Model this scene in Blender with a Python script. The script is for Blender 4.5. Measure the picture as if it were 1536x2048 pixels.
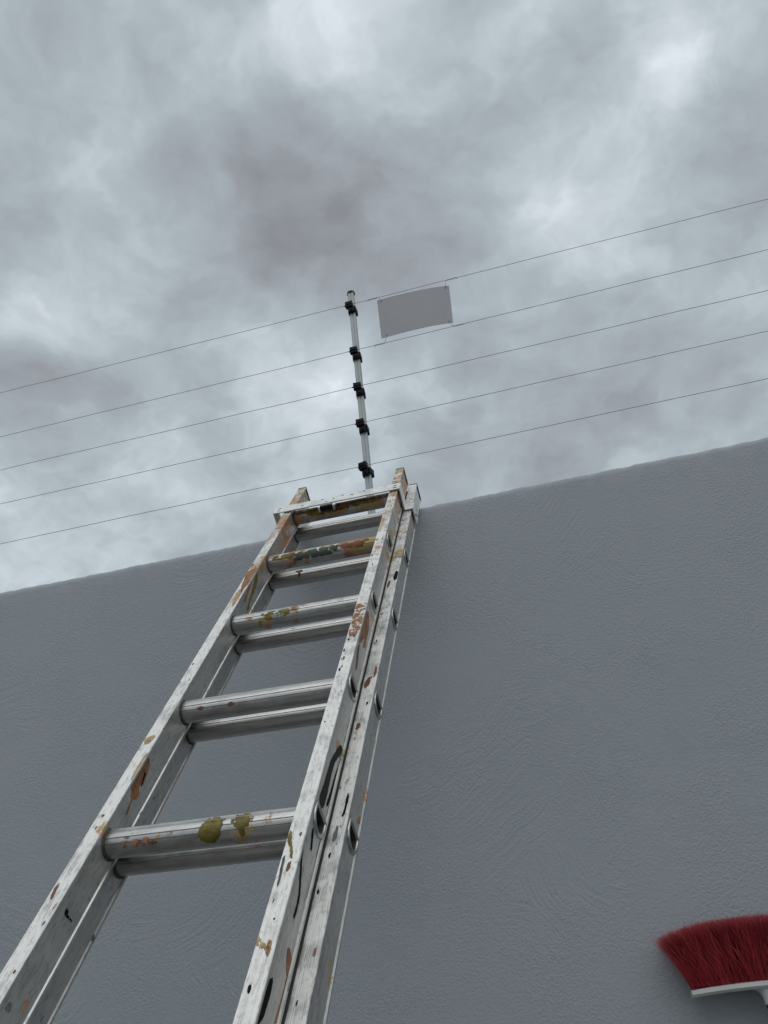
import bpy, bmesh, math, random
import numpy as np
from mathutils import Vector, Matrix, noise as mnoise

random.seed(7); rng = np.random.default_rng(7)
for o in list(bpy.data.objects): bpy.data.objects.remove(o)
scene = bpy.context.scene
COL = scene.collection

# ------------------------------------------------------------------ camera
CAMZ = 1.5                                    # eye height above the ground
FPX = 1527.2                                  # focal length in photo pixels (1536 wide)
YAW, PITCH, ROLL = -0.1965, 0.5139, -0.1037
fw = np.array([math.sin(YAW)*math.cos(PITCH), math.cos(YAW)*math.cos(PITCH), math.sin(PITCH)])
r0 = np.array([math.cos(YAW), -math.sin(YAW), 0.0]); u0 = np.cross(r0, fw)
RT = math.cos(ROLL)*r0 + math.sin(ROLL)*u0
UP = -math.sin(ROLL)*r0 + math.cos(ROLL)*u0
CAM = np.array([0, 0, CAMZ])
cd = bpy.data.cameras.new('camera'); cam = bpy.data.objects.new('camera', cd); COL.objects.link(cam)
cd.sensor_fit = 'HORIZONTAL'; cd.sensor_width = 36; cd.lens = FPX/1536*36
cd.clip_start = 0.02; cd.clip_end = 2000
cam.matrix_world = Matrix(((RT[0], UP[0], -fw[0], 0), (RT[1], UP[1], -fw[1], 0), (RT[2], UP[2], -fw[2], CAMZ), (0, 0, 0, 1)))
scene.camera = cam

def ray(px, py):                              # direction of a photo pixel
    d = (px-768)*RT + (1024-py)*UP + FPX*fw
    return d/np.linalg.norm(d)
def on_y(px, py, Y):                          # the point of that direction on the plane y = Y
    d = ray(px, py); return CAM + d*(Y/d[1])

# ------------------------------------------------------------------ node helpers
class NT:
    def __init__(self, tree): self.t = tree; self.n = tree.nodes; self.l = tree.links
    def node(self, typ, **kw):
        nd = self.n.new(typ)
        for k, v in kw.items():
            if k.startswith('_'): continue
            setattr(nd, k, v)
        return nd
    def put(self, sock, v):
        if v is None: return
        if hasattr(v, 'is_output'): self.l.new(v, sock)
        else:
            try: sock.default_value = v
            except Exception: sock.default_value = (*v, 1.0)
    def math(self, op, a, b=None, c=None, clamp=False):
        nd = self.node('ShaderNodeMath', operation=op, use_clamp=clamp)
        self.put(nd.inputs[0], a); self.put(nd.inputs[1], b)
        if c is not None: self.put(nd.inputs[2], c)
        return nd.outputs[0]
    def vmath(self, op, a, b=None, scale=None):
        nd = self.node('ShaderNodeVectorMath', operation=op)
        self.put(nd.inputs[0], a); self.put(nd.inputs[1], b)
        if scale is not None: self.put(nd.inputs['Scale'], scale)
        return nd.outputs['Value'] if op in ('DOT_PRODUCT', 'LENGTH', 'DISTANCE') else nd.outputs[0]
    def noise(self, vec, scale, detail=3, rough=0.5, dist=0.0, col=False):
        nd = self.node('ShaderNodeTexNoise'); self.put(nd.inputs['Vector'], vec)
        nd.inputs['Scale'].default_value = scale; nd.inputs['Detail'].default_value = detail
        nd.inputs['Roughness'].default_value = rough; nd.inputs['Distortion'].default_value = dist
        return nd.outputs['Color' if col else 'Fac']
    def ramp(self, fac, lo, hi):              # smooth 0..1 between lo and hi
        nd = self.node('ShaderNodeMapRange', interpolation_type='SMOOTHSTEP')
        self.put(nd.inputs[0], fac); nd.inputs[1].default_value = lo; nd.inputs[2].default_value = hi
        return nd.outputs[0]
    def mix(self, fac, a, b):
        nd = self.node('ShaderNodeMix', data_type='RGBA')
        self.put(nd.inputs[0], fac); self.put(nd.inputs[6], a); self.put(nd.inputs[7], b)
        return nd.outputs[2]
    def scalev(self, vec, s):
        nd = self.node('ShaderNodeVectorMath', operation='MULTIPLY'); self.put(nd.inputs[0], vec); nd.inputs[1].default_value = s
        return nd.outputs[0]
    def sep(self, vec):
        nd = self.node('ShaderNodeSeparateXYZ'); self.put(nd.inputs[0], vec); return nd.outputs
    def comb(self, x, y, z):
        nd = self.node('ShaderNodeCombineXYZ')
        for i, v in enumerate((x, y, z)): self.put(nd.inputs[i], v)
        return nd.outputs[0]

# ------------------------------------------------------------------ sky, sun, exposure
SUN_EL, SUN_AZ = math.radians(62), math.radians(168)      # azimuth from +Y towards +X: behind the photographer
world = bpy.data.worlds.new('World'); scene.world = world; world.use_nodes = True
wt = NT(world.node_tree); wt.n.clear()
d = wt.node('ShaderNodeTexCoord').outputs['Generated']
s_ = wt.sep(d)
zz = wt.math('ADD', wt.math('MAXIMUM', s_[2], 0.0), 0.50)
pl = wt.comb(wt.math('DIVIDE', s_[0], zz), wt.math('DIVIDE', s_[1], zz), 7.9)     # cloud-deck coordinates
wv = wt.vmath('SUBTRACT', wt.noise(pl, 5.0, 5, 0.62, 0, True), (0.5, 0.5, 0.5))
warpd = wt.vmath('NORMALIZE', wt.vmath('ADD', d, wt.scalev(wv, (0.13, 0.13, 0.13))))
plw = wt.vmath('ADD', pl, wt.scalev(wv, (0.13, 0.13, 0.0)))
n1 = wt.noise(plw, 5.2, 6, 0.57)
bil = wt.math('ABSOLUTE', wt.math('SUBTRACT', wt.noise(wt.vmath('ADD', plw, (3.7, 9.1, 1.2)), 6.5, 4, 0.55), 0.5))   # puffs with thin bright seams
tot = wt.math('MULTIPLY', wt.math('SUBTRACT', n1, 0.5), 1.55)
tot = wt.math('ADD', tot, wt.math('MULTIPLY', wt.math('SUBTRACT', 0.085, bil), 1.5))
# heavy and thin places of this cloud deck (direction, angular radius in photo pixels, log brightness)
CLOUDS = [(620,320,130,-.36),(520,300,110,-.10),(700,455,130,-.14),(260,90,120,-.16),(965,260,110,-.10),(1185,125,80,-.17),
 (380,650,120,-.22),(130,790,100,-.20),(1150,720,150,-.20),(1420,390,120,-.10),(30,520,70,-.15),(430,800,80,-.15),
 (820,900,230,-.08),(1060,850,140,-.12),(1490,260,100,-.10),(600,520,130,-.10),(1300,560,150,-.05),(1420,760,110,-.12),(900,420,110,-.12),
 (1345,170,50,.34),(1345,195,130,.26),(668,748,42,.36),(640,775,110,.20),(1060,405,45,.24),(1005,330,60,.10),(1185,480,55,.16),
 (100,500,45,.24),(340,835,45,.22),(70,880,60,.18),(700,60,120,.16),(950,110,90,.14),(400,150,55,.16),(215,330,55,.16),
 (330,750,55,.14),(1000,810,60,.18),(1510,830,70,.14),(560,800,60,.16),(60,210,60,.12),(480,70,70,.10),(150,150,60,.1),(860,560,80,.08)]
CLOUDS += [(480,215,50,.10),(770,200,70,.14),(560,110,70,.14),(860,180,60,.12),(1110,60,60,.12),(1270,290,70,.12),(1120,260,60,.10),(300,230,70,.12),(330,430,80,.10),
 (200,600,70,.12),(520,640,60,.12),(960,620,70,.10),(1320,480,80,.10),(1480,600,70,.12),(1290,840,60,.12),(220,930,90,.10),(1440,120,60,.16),(60,650,60,.10),(820,760,60,.10),(60,60,60,.10)]
for px, py, rad, amp in CLOUDS:
    v = ray(px, py); sig = rad/FPX/math.sqrt(1+((px-768)**2+(py-1024)**2)/FPX**2)*1.15
    dt = wt.vmath('DOT_PRODUCT', warpd, tuple(v))
    g = wt.math('EXPONENT', wt.math('MULTIPLY', wt.math('SUBTRACT', dt, 1.0), 1.0/(sig*sig)))
    tot = wt.math('MULTIPLY_ADD', g, amp*(1.2 if amp < 0 else .98), tot)
val = wt.math('MULTIPLY', wt.math('EXPONENT', tot), 0.50)
cr = wt.node('ShaderNodeValToRGB'); wt.put(cr.inputs[0], val)
el = cr.color_ramp.elements
el[0].position = 0.22; el[0].color = (0.243, 0.251, 0.271, 1)
el[1].position = 0.88; el[1].color = (0.82, 0.88, 0.94, 1)
e = el.new(0.36); e.color = (0.354, 0.384, 0.416, 1)
e = el.new(0.50); e.color = (0.438, 0.500, 0.540, 1)
sky = wt.node('ShaderNodeTexSky', sky_type='NISHITA'); sky.sun_disc = False
sky.sun_elevation = SUN_EL; sky.sun_rotation = SUN_AZ
skyc = wt.scalev(sky.outputs[0], (0.10, 0.10, 0.10))
mixc = wt.mix(0.05, cr.outputs[0], skyc)
bg = wt.node('ShaderNodeBackground'); wt.put(bg.inputs[0], mixc); bg.inputs[1].default_value = 1.0
world.cycles.sampling_method = 'MANUAL'; world.cycles.sample_map_resolution = 256
wo = wt.node('ShaderNodeOutputWorld'); wt.l.new(bg.outputs[0], wo.inputs[0])

sl = bpy.data.lights.new('sun', 'SUN'); sun = bpy.data.objects.new('sun', sl); COL.objects.link(sun)
sl.energy = 1.1; sl.angle = math.radians(70); sl.color = (1.0, 0.985, 0.96)
sd = Vector((math.sin(SUN_AZ)*math.cos(SUN_EL), math.cos(SUN_AZ)*math.cos(SUN_EL), math.sin(SUN_EL)))
sun.rotation_euler = sd.to_track_quat('Z', 'Y').to_euler(); sun.location = (0, -3, 8)
vs = scene.view_settings; vs.view_transform = 'Standard'; vs.look = 'None'; vs.exposure = 0; vs.gamma = 1; vs.use_curve_mapping = False

# ------------------------------------------------------------------ mesh helpers
def link(name, verts, faces, mat=None, parent=None, smooth=30):
    me = bpy.data.meshes.new(name); me.from_pydata([tuple(map(float, v)) for v in verts], [], faces)
    bm = bmesh.new(); bm.from_mesh(me); bmesh.ops.recalc_face_normals(bm, faces=bm.faces); bm.to_mesh(me); bm.free()
    if smooth:
        me.shade_smooth(); me.set_sharp_from_angle(angle=math.radians(smooth))
    o = bpy.data.objects.new(name, me); COL.objects.link(o)
    if mat: me.materials.append(mat)
    if parent: o.parent = parent
    return o
def link_bm(name, bm, mat=None, parent=None, smooth=30):
    bmesh.ops.recalc_face_normals(bm, faces=bm.faces)
    me = bpy.data.meshes.new(name); bm.to_mesh(me); bm.free()
    if smooth:
        me.shade_smooth(); me.set_sharp_from_angle(angle=math.radians(smooth))
    o = bpy.data.objects.new(name, me); COL.objects.link(o)
    if mat: me.materials.append(mat)
    if parent: o.parent = parent
    return o
def bm_box(bm, lo, hi, bev=0.0, seg=2):
    lo, hi = Vector(lo), Vector(hi)
    m = Matrix.Translation((lo+hi)/2) @ Matrix.Diagonal((*(hi-lo), 1))
    res = bmesh.ops.create_cube(bm, size=1, matrix=m)
    if bev:
        es = {e for v in res['verts'] for e in v.link_edges}
        bmesh.ops.bevel(bm, geom=list(es), offset=bev, segments=seg, affect='EDGES', profile=0.6)
def prism(outline, z0, z1):                   # closed outline (x, y) swept along z, capped
    n = len(outline); v = [(x, y, z0) for x, y in outline] + [(x, y, z1) for x, y in outline]
    f = [(i, (i+1) % n, n+(i+1) % n, n+i) for i in range(n)]
    return v, f + [tuple(range(n))[::-1], tuple(range(n, 2*n))]
def tube_mesh(pts, rad, sides=6):
    pts = [Vector(p) for p in pts]; V = []; F = []; prev = None
    for i, p in enumerate(pts):
        t = (pts[min(i+1, len(pts)-1)] - pts[max(i-1, 0)]).normalized()
        a = prev if prev is not None else (Vector((0, 0, 1)) if abs(t.z) < .9 else Vector((1, 0, 0)))
        x = (a - t*a.dot(t)).normalized(); prev = x; y = t.cross(x)
        r = rad[i] if hasattr(rad, '__len__') else rad
        for k in range(sides):
            an = 2*math.pi*k/sides; V.append(p + (x*math.cos(an)+y*math.sin(an))*r)
    for i in range(len(pts)-1):
        for k in range(sides):
            F.append((i*sides+k, i*sides+(k+1) % sides, (i+1)*sides+(k+1) % sides, (i+1)*sides+k))
    F.append(tuple(range(sides))[::-1]); b = (len(pts)-1)*sides; F.append(tuple(range(b, b+sides)))
    return V, F
def empty(name, loc, rot=None):
    o = bpy.data.objects.new(name, None); COL.objects.link(o); o.location = loc
    if rot is not None: o.matrix_world = Matrix.Translation(Vector(loc)) @ rot.to_4x4()
    o.empty_display_size = 0.1
    return o
def tag(o, label, cat, group=None):
    o['label'] = label; o['category'] = cat
    if group: o['group'] = group

# ------------------------------------------------------------------ materials
def newmat(name):
    m = bpy.data.materials.new(name); m.use_nodes = True; t = NT(m.node_tree)
    return m, t, t.n['Principled BSDF']
def simple(name, col, rough=0.5, metal=0.0, var=0.12, scale=40, bump=0.0, bscale=300, spec=0.5):
    m, t, b = newmat(name)
    oc = t.node('ShaderNodeTexCoord').outputs['Object']
    nz = t.noise(oc, scale, 4, 0.6)
    c0 = tuple(c*(1-var) for c in col); c1 = tuple(min(1, c*(1+var)) for c in col)
    t.put(b.inputs['Base Color'], t.mix(t.ramp(nz, .3, .7), (*c0, 1), (*c1, 1)))
    b.inputs['Roughness'].default_value = rough; b.inputs['Metallic'].default_value = metal; b.inputs['Specular IOR Level'].default_value = spec
    if bump:
        bp = t.node('ShaderNodeBump'); bp.inputs['Strength'].default_value = bump; bp.inputs['Distance'].default_value = .001
        t.put(bp.inputs['Height'], t.noise(oc, bscale, 2)); t.put(b.inputs['Normal'], bp.outputs[0])
    return m

def mat_plaster():
    m, t, b = newmat('grey_painted_plaster')
    oc = t.node('ShaderNodeTexCoord').outputs['Object']
    big = t.noise(oc, 0.9, 4, 0.55); mid = t.noise(oc, 5, 4, 0.6); fine = t.noise(oc, 140, 2, 0.6)
    c = t.mix(t.ramp(big, .3, .7), (0.298, 0.322, 0.344, 1), (0.322, 0.343, 0.368, 1))
    c = t.mix(t.math('MULTIPLY', t.ramp(mid, .35, .8), .22), c, (0.278, 0.302, 0.318, 1))
    c = t.mix(t.math('MULTIPLY', t.ramp(fine, .58, .75), .20), c, (0.36, 0.37, 0.40, 1))
    t.put(b.inputs['Base Color'], c); b.inputs['Roughness'].default_value = 0.62
    # trowel sweeps: streaky noise wound round scattered centres
    warp = t.vmath('ADD', oc, t.scalev(t.vmath('SUBTRACT', t.noise(oc, 3.0, 2, .5, 0, True), (.5, .5, .5)), (.10, .10, .10)))
    s2 = t.sep(warp); flat = t.comb(s2[0], s2[2], 0.0)
    hs = []
    for sc, off in ((2.6, 0.0),):
        vo = t.node('ShaderNodeTexVoronoi', voronoi_dimensions='2D'); vv = t.vmath('ADD', flat, (off, off*.7, 0))
        t.put(vo.inputs['Vector'], vv); vo.inputs['Scale'].default_value = sc
        dv = t.vmath('SUBTRACT', vv, vo.outputs['Position']); dv = t.vmath('ADD', dv, (0.10, -0.16, 0))
        r = t.vmath('LENGTH', dv); q = t.sep(dv); an = t.math('ARCTAN2', q[1], q[0])
        nv = t.comb(t.math('MULTIPLY', r, 75.0), t.math('MULTIPLY', an, 1.5), t.math('MULTIPLY', vo.outputs['Color'], 9.0))
        st = t.noise(nv, 1.6, 2, .5)
        mask = t.ramp(t.noise(t.vmath('ADD', oc, (off, 0, off)), 2.9, 2, .5), .51, .62)
        hs.append(t.math('MULTIPLY', t.math('SUBTRACT', st, .5), mask))
    grain = t.noise(oc, 185, 2, .65); peel = t.noise(oc, 45, 2, .5)
    gm = t.ramp(t.noise(oc, 4.5, 3, .6), .25, .75)
    h = t.math('MULTIPLY', grain, t.math('MULTIPLY_ADD', gm, 1.5, .45))
    h = t.math('MULTIPLY_ADD', peel, .28, h)
    h = t.math('ADD', h, t.math('MULTIPLY', hs[0], 1.2))
    h = t.math('MULTIPLY_ADD', t.noise(oc, 7, 1, .5), .6, h)
    bp = t.node('ShaderNodeBump'); bp.inputs['Strength'].default_value = 0.42; bp.inputs['Distance'].default_value = 0.0034
    t.put(bp.inputs['Height'], h); t.put(b.inputs['Normal'], bp.outputs[0])
    return m

def mat_alu(name, base=(.60, .61, .61), metal=.55, rough=.42, dirt=1.0, stain=True, whiten=.5, axis=2, rails=False, topgain=.2):
    """worn aluminium with paint residue; object property 'paint' scales the stains, 'seed' shifts them"""
    m, t, b = newmat(name)
    tc = t.node('ShaderNodeTexCoord').outputs['Object']
    sa = t.node('ShaderNodeAttribute', attribute_type='OBJECT', attribute_name='seed')
    pa = t.node('ShaderNodeAttribute', attribute_type='OBJECT', attribute_name='paint')
    paint = pa.outputs['Fac']
    oc = t.vmath('ADD', tc, t.scalev(t.comb(sa.outputs['Fac'], sa.outputs['Fac'], sa.outputs['Fac']), (3.1, 1.7, 2.3)))
    st = [1, 1, 1]; st[axis] = .10
    streak = t.noise(t.scalev(oc, tuple(st)), 210, 4, .62)
    blot = t.noise(oc, 26, 5, .62)
    st2 = [1, 1, 1]; st2[axis] = .33
    fleck = t.noise(t.scalev(oc, tuple(st2)), 120, 2, .55)
    gr = t.noise(oc, 330, 2, .6)
    pat = t.noise(oc, 9, 5, .6)
    c = t.mix(t.ramp(streak, .30, .70), (*[x*.80 for x in base], 1), (*[min(1, x*1.08) for x in base], 1))
    lc = t.sep(tc)
    if rails:
        front = t.math('SUBTRACT', 1.0, t.ramp(lc[1], .0012, .0022))
        paint = t.math('MULTIPLY_ADD', t.ramp(lc[2], 2.55, 3.40), topgain, paint)
        wfac = t.math('MULTIPLY', t.ramp(blot, .34, .56), t.math('MULTIPLY_ADD', front, whiten-.16, .16))
    else: wfac = t.math('MULTIPLY', t.ramp(blot, .36, .58), whiten)
    c = t.mix(wfac, c, (.82, .81, .775, 1))
    c = t.mix(t.math('MULTIPLY', t.ramp(streak, .58, .70), .42*dirt), c, (.22, .21, .20, 1))
    c = t.mix(t.math('MULTIPLY', t.ramp(blot, .60, .75), .14*dirt), c, (.30, .285, .27, 1))
    sp = t.noise(t.scalev(oc, tuple(st2)), 230, 3, .6)
    c = t.mix(t.math('MULTIPLY', t.ramp(sp, .54, .66), .42*dirt), c, (.23, .22, .205, 1))
    nonmetal = wfac
    if stain:
        # ochre / rust coloured paint, greenish and yellow paint, dark red-brown and black flecks
        pn = t.math('MULTIPLY_ADD', paint, .48, t.math('MULTIPLY_ADD', t.math('SUBTRACT', blot, .5), .85, pat))
        rust = t.math('MULTIPLY', t.ramp(pn, .625, .70), .92)
        hue = t.noise(t.vmath('ADD', oc, (7.7, 1.3, 4.1)), 14, 3, .6)
        rc = t.mix(t.ramp(hue, .38, .46), (.30, .115, .040, 1), (.42, .20, .085, 1))
        rc = t.mix(t.ramp(hue, .50, .56), rc, (.36, .27, .055, 1))
        rc = t.mix(t.ramp(hue, .60, .64), rc, (.085, .12, .085, 1))
        rc = t.mix(t.math('MULTIPLY', t.ramp(gr, .5, .7), .45), rc, (.60, .56, .50, 1))
        c = t.mix(rust, c, rc)
        fl = t.ramp(t.math('MULTIPLY_ADD', paint, .05, fleck), .70, .735)
        fc = t.mix(t.ramp(pat, .46, .54), (.030, .028, .028, 1), (.21, .06, .04, 1))
        c = t.mix(t.math('MULTIPLY', fl, .9), c, fc)
        nonmetal = t.math('MAXIMUM', nonmetal, t.math('MAXIMUM', rust, fl))
    t.put(b.inputs['Base Color'], c)
    t.put(b.inputs['Metallic'], t.math('MULTIPLY', t.math('SUBTRACT', 1.0, nonmetal), metal))
    t.put(b.inputs['Roughness'], t.math('MULTIPLY_ADD', blot, .25, rough-.10))
    bp = t.node('ShaderNodeBump'); bp.inputs['Strength'].default_value = .35; bp.inputs['Distance'].default_value = .0007
    t.put(bp.inputs['Height'], t.math('ADD', t.math('MULTIPLY', streak, .5), t.math('ADD', blot, t.math('MULTIPLY', nonmetal, .6))))
    t.put(b.inputs['Normal'], bp.outputs[0])
    return m

def mat_ground():
    m, t, b = newmat('concrete_paving')
    oc = t.node('ShaderNodeTexCoord').outputs['Object']
    c = t.mix(t.ramp(t.noise(oc, 1.3, 6, .6), .3, .7), (.085, .082, .078, 1), (.135, .13, .122, 1))
    c = t.mix(t.math('MULTIPLY', t.ramp(t.noise(oc, 60, 3, .6), .5, .7), .3), c, (.07, .068, .065, 1))
    t.put(b.inputs['Base Color'], c); b.inputs['Roughness'].default_value = .9
    bp = t.node('ShaderNodeBump'); bp.inputs['Strength'].default_value = .4; bp.inputs['Distance'].default_value = .004
    t.put(bp.inputs['Height'], t.noise(oc, 80, 3)); t.put(b.inputs['Normal'], bp.outputs[0])
    return m
def mat_bristle():
    m, t, b = newmat('red_bristle')
    at = t.node('ShaderNodeAttribute', attribute_name='hair'); q = t.sep(at.outputs['Vector'])
    c = t.mix(q[0], (.13, .005, .011, 1), (.36, .022, .032, 1))
    c = t.mix(t.math('MULTIPLY', t.ramp(q[1], .80, 1.0), .6), c, (.45, .075, .08, 1))  # tips painted lighter, as if catching sky light from above
    t.put(b.inputs['Base Color'], c); b.inputs['Roughness'].default_value = .42
    return m

def blotch(name, col, cover=.5, scale=60, rough=.5, fade=0.0):
    m = simple(name, col, rough, 0, .35, 70, .3, 150, .25); t = NT(m.node_tree); b = t.n['Principled BSDF']
    oc = t.node('ShaderNodeTexCoord').outputs['Object']
    nz = t.noise(oc, scale, 5, .68)
    if fade: nz = t.math('MULTIPLY_ADD', t.math('SUBTRACT', t.node('ShaderNodeAttribute', attribute_name='edge').outputs['Fac'], 1.0), fade, nz)
    t.put(b.inputs['Alpha'], t.ramp(nz, cover-.035, cover+.035))
    return m
M = dict(plaster=mat_plaster(), ground=mat_ground(), bristle=mat_bristle(),
    fly=mat_alu('paint_spattered_aluminium', whiten=.85, base=(.56, .55, .525), metal=.85, rails=True, topgain=.62), base=mat_alu('worn_aluminium', whiten=.75, base=(.54, .535, .515), metal=.85, rails=True, topgain=.30),
    rung=mat_alu('rung_aluminium', base=(.50, .495, .48), metal=1.0, rough=.36, dirt=.45, whiten=.12, axis=0),
    plate=mat_alu('bracket_steel', base=(.66, .66, .65), metal=.4, rough=.4, whiten=.8, axis=0),
    rim=simple('flared_rim_metal', (.50, .50, .48), .30, .95, .25, 200),
    crimp_dark=simple('dark_crimp_metal', (.075, .073, .07), .6, .4, .3, 120), bore=simple('recess_shade_dark', (.05, .047, .042), .75, .1, .3, 90),  # bore: shade inside the rungs and rail gap put into a dark colour
    cap=simple('black_cap_plastic', (.010, .010, .011), .6, spec=.2), black=simple('black_insulator_plastic', (.004, .004, .005), .45, spec=.12),
    rubber=simple('foot_rubber', (.03, .03, .03), .85), post=simple('post_aluminium', (.40, .43, .425), .5, .15, .05, 10),
    wire=simple('galvanised_wire', (.22, .225, .23), .5, .7), sign=simple('plate_back_grey', (.37, .372, .39), .6, 0, .03, 6, spec=.3),
    steel=simple('bright_steel', (.75, .75, .74), .22, 1.0), pvc=simple('grey_white_plastic', (.50, .51, .49), .42, 0, .06, 12),
    handle=simple('black_handle_plastic', (.022, .024, .026), .4, 0, .2, 60, .3, 400),
    p_orange=blotch('orange_brown_paint', (.265, .118, .052), .36, 95), p_yellow=blotch('mustard_paint', (.155, .118, .018), .37, 85, .45),
    p_black=simple('black_paint', (.012, .012, .012), .8, 0, .3, 60, .3, 150, .06), p_brown=simple('red_brown_paint', (.165, .066, .042), .5, 0, .25, 70, .3, 150, .2),
    p_tan=blotch('tan_paint', (.40, .27, .14), .42, 110), p_green=simple('dark_green_paint', (.06, .085, .062), .5, 0, .35, 60, .3, 150, .2),
    p_teal=simple('pale_teal_paint', (.30, .42, .40), .5, 0, .3, 90, .3, 150, .2), b_black=blotch('smeared_black_paint', (.016, .015, .013), .36, 130, .7), b_mustard=blotch('thin_mustard_paint', (.15, .118, .026), .37, 110, .45, .16), b_patch=blotch('worn_orange_patch', (.27, .12, .055), .485, 75),
    b_green=blotch('worn_green_paint', (.055, .075, .055), .46, fade=.30), b_brown=blotch('worn_rust_paint', (.22, .075, .030), .45, fade=.30), b_yellow=blotch('worn_olive_paint', (.17, .13, .02), .44, fade=.30), b_orange=blotch('worn_orange_paint', (.36, .15, .05), .47, fade=.30), b_teal=blotch('worn_teal_paint', (.30, .42, .40), .47, 120, fade=.25), b_faint=blotch('faint_orange_paint', (.34, .17, .09), .48, 90, fade=.25),
    p_blue=simple('slate_paint', (.10, .12, .14), .45, 0, .2, 60))

# ------------------------------------------------------------------ ground
YW, ZT = 2.018, 1.155 + CAMZ                   # wall face and wall top
N = 64; R = 600
gv = [(0, 0, 0)] + [(R*math.cos(2*math.pi*i/N), R*math.sin(2*math.pi*i/N), 0) for i in range(N)]
g = link('ground', gv, [(0, 1+i, 1+(i+1) % N) for i in range(N)], M['ground']); g['kind'] = 'structure'

# ------------------------------------------------------------------ boundary wall
TH = 0.22
def wall():
    xs = np.concatenate([np.linspace(-14, -3.2, 40), np.arange(-3.2, 3.6, .009)[1:], np.linspace(3.6, 14, 40)])
    prof = [(0, -.02), (0, ZT-.30), (0, ZT-.06), (0, ZT-.022), (.0015, ZT-.010), (.006, ZT-.003), (.014, ZT), (.05, ZT), (.11, ZT), (TH-.05, ZT), (TH-.012, ZT), (TH-.003, ZT-.004), (TH, ZT-.014), (TH, ZT-.3), (TH, -.02)]
    V = []; k = len(prof)
    for x in xs:
        j1 = mnoise.fractal(Vector((x*22, 1.3, 0)), .9, 2.1, 4)*.0026 + mnoise.noise(Vector((x*2.1, 7, 0)))*.003
        for i, (y, z) in enumerate(prof):
            j = j1 if z > ZT-.05 else 0
            jy = mnoise.fractal(Vector((x*30, i*1.7, 3)), .9, 2.1, 3)*.0014 if 3 <= i <= 12 else 0
            jz = mnoise.fractal(Vector((x*34, i*2.3, 9)), .9, 2.1, 3)*.0016 if 3 <= i <= 12 else 0
            V.append((x, YW+y+jy, z+j+jz))
    F = []
    for a in range(len(xs)-1):
        for b in range(k-1):
            F.append((a*k+b, (a+1)*k+b, (a+1)*k+b+1, a*k+b+1))
        F.append((a*k+k-1, (a+1)*k+k-1, (a+1)*k, a*k))
    F.append(tuple(range(k))); F.append(tuple(range((len(xs)-1)*k, len(xs)*k))[::-1])
    return link('boundary_wall', V, F, M['plaster'], None, 50)
tag(wall(), 'tall boundary wall of smooth grey painted plaster with trowel marks', 'wall')

# ------------------------------------------------------------------ extension ladder
TH_L, RHO = 0.8729, 0.0223
u = np.array([0, math.cos(TH_L), math.sin(TH_L)]); X = np.array([1., 0, 0])
LU = math.cos(RHO)*u + math.sin(RHO)*X; LR = math.cos(RHO)*X - math.sin(RHO)*u; LN = np.cross(LU, LR)
LO = np.array([-0.68548, 1.02388, 0.16160 + CAMZ])
W, RW, D, GAP, OFF = 0.3418, 0.0246, 0.0585, 0.0063, 0.0246
SB = -2.10                                      # foot of the base section along the rails
lad = empty('extension_ladder', LO + LU*SB, Matrix((LR, LN, LU)).transposed())
tag(lad, 'paint-spattered aluminium extension ladder leaning against the grey wall', 'ladder')
PITCHR = 0.309; S_FLY = 0.0225; S_BASE = 0.0545; CN = 0.0315     # rung spacing, first rung in view, rung centre depth
NB = D + GAP

def d_outline(n=14, hw=.0192, top=.0150, bot=-.0150, fil=.0028):  # D-shaped rung section (n, s), flat tread up
    P = []
    for k in range(5):
        a = math.pi/2*k/4; P.append((hw-fil+fil*math.cos(a), top-fil+fil*math.sin(a)))
    for k in range(5):
        a = math.pi/2 + math.pi/2*k/4; P.append((-hw+fil+fil*math.cos(a), top-fil+fil*math.sin(a)))
    c = .002
    for k in range(n+1):
        a = math.pi + math.pi*k/n; P.append((hw*math.cos(a), c + (c-bot)*math.sin(a)))
    return P
DOUT = d_outline()

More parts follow.
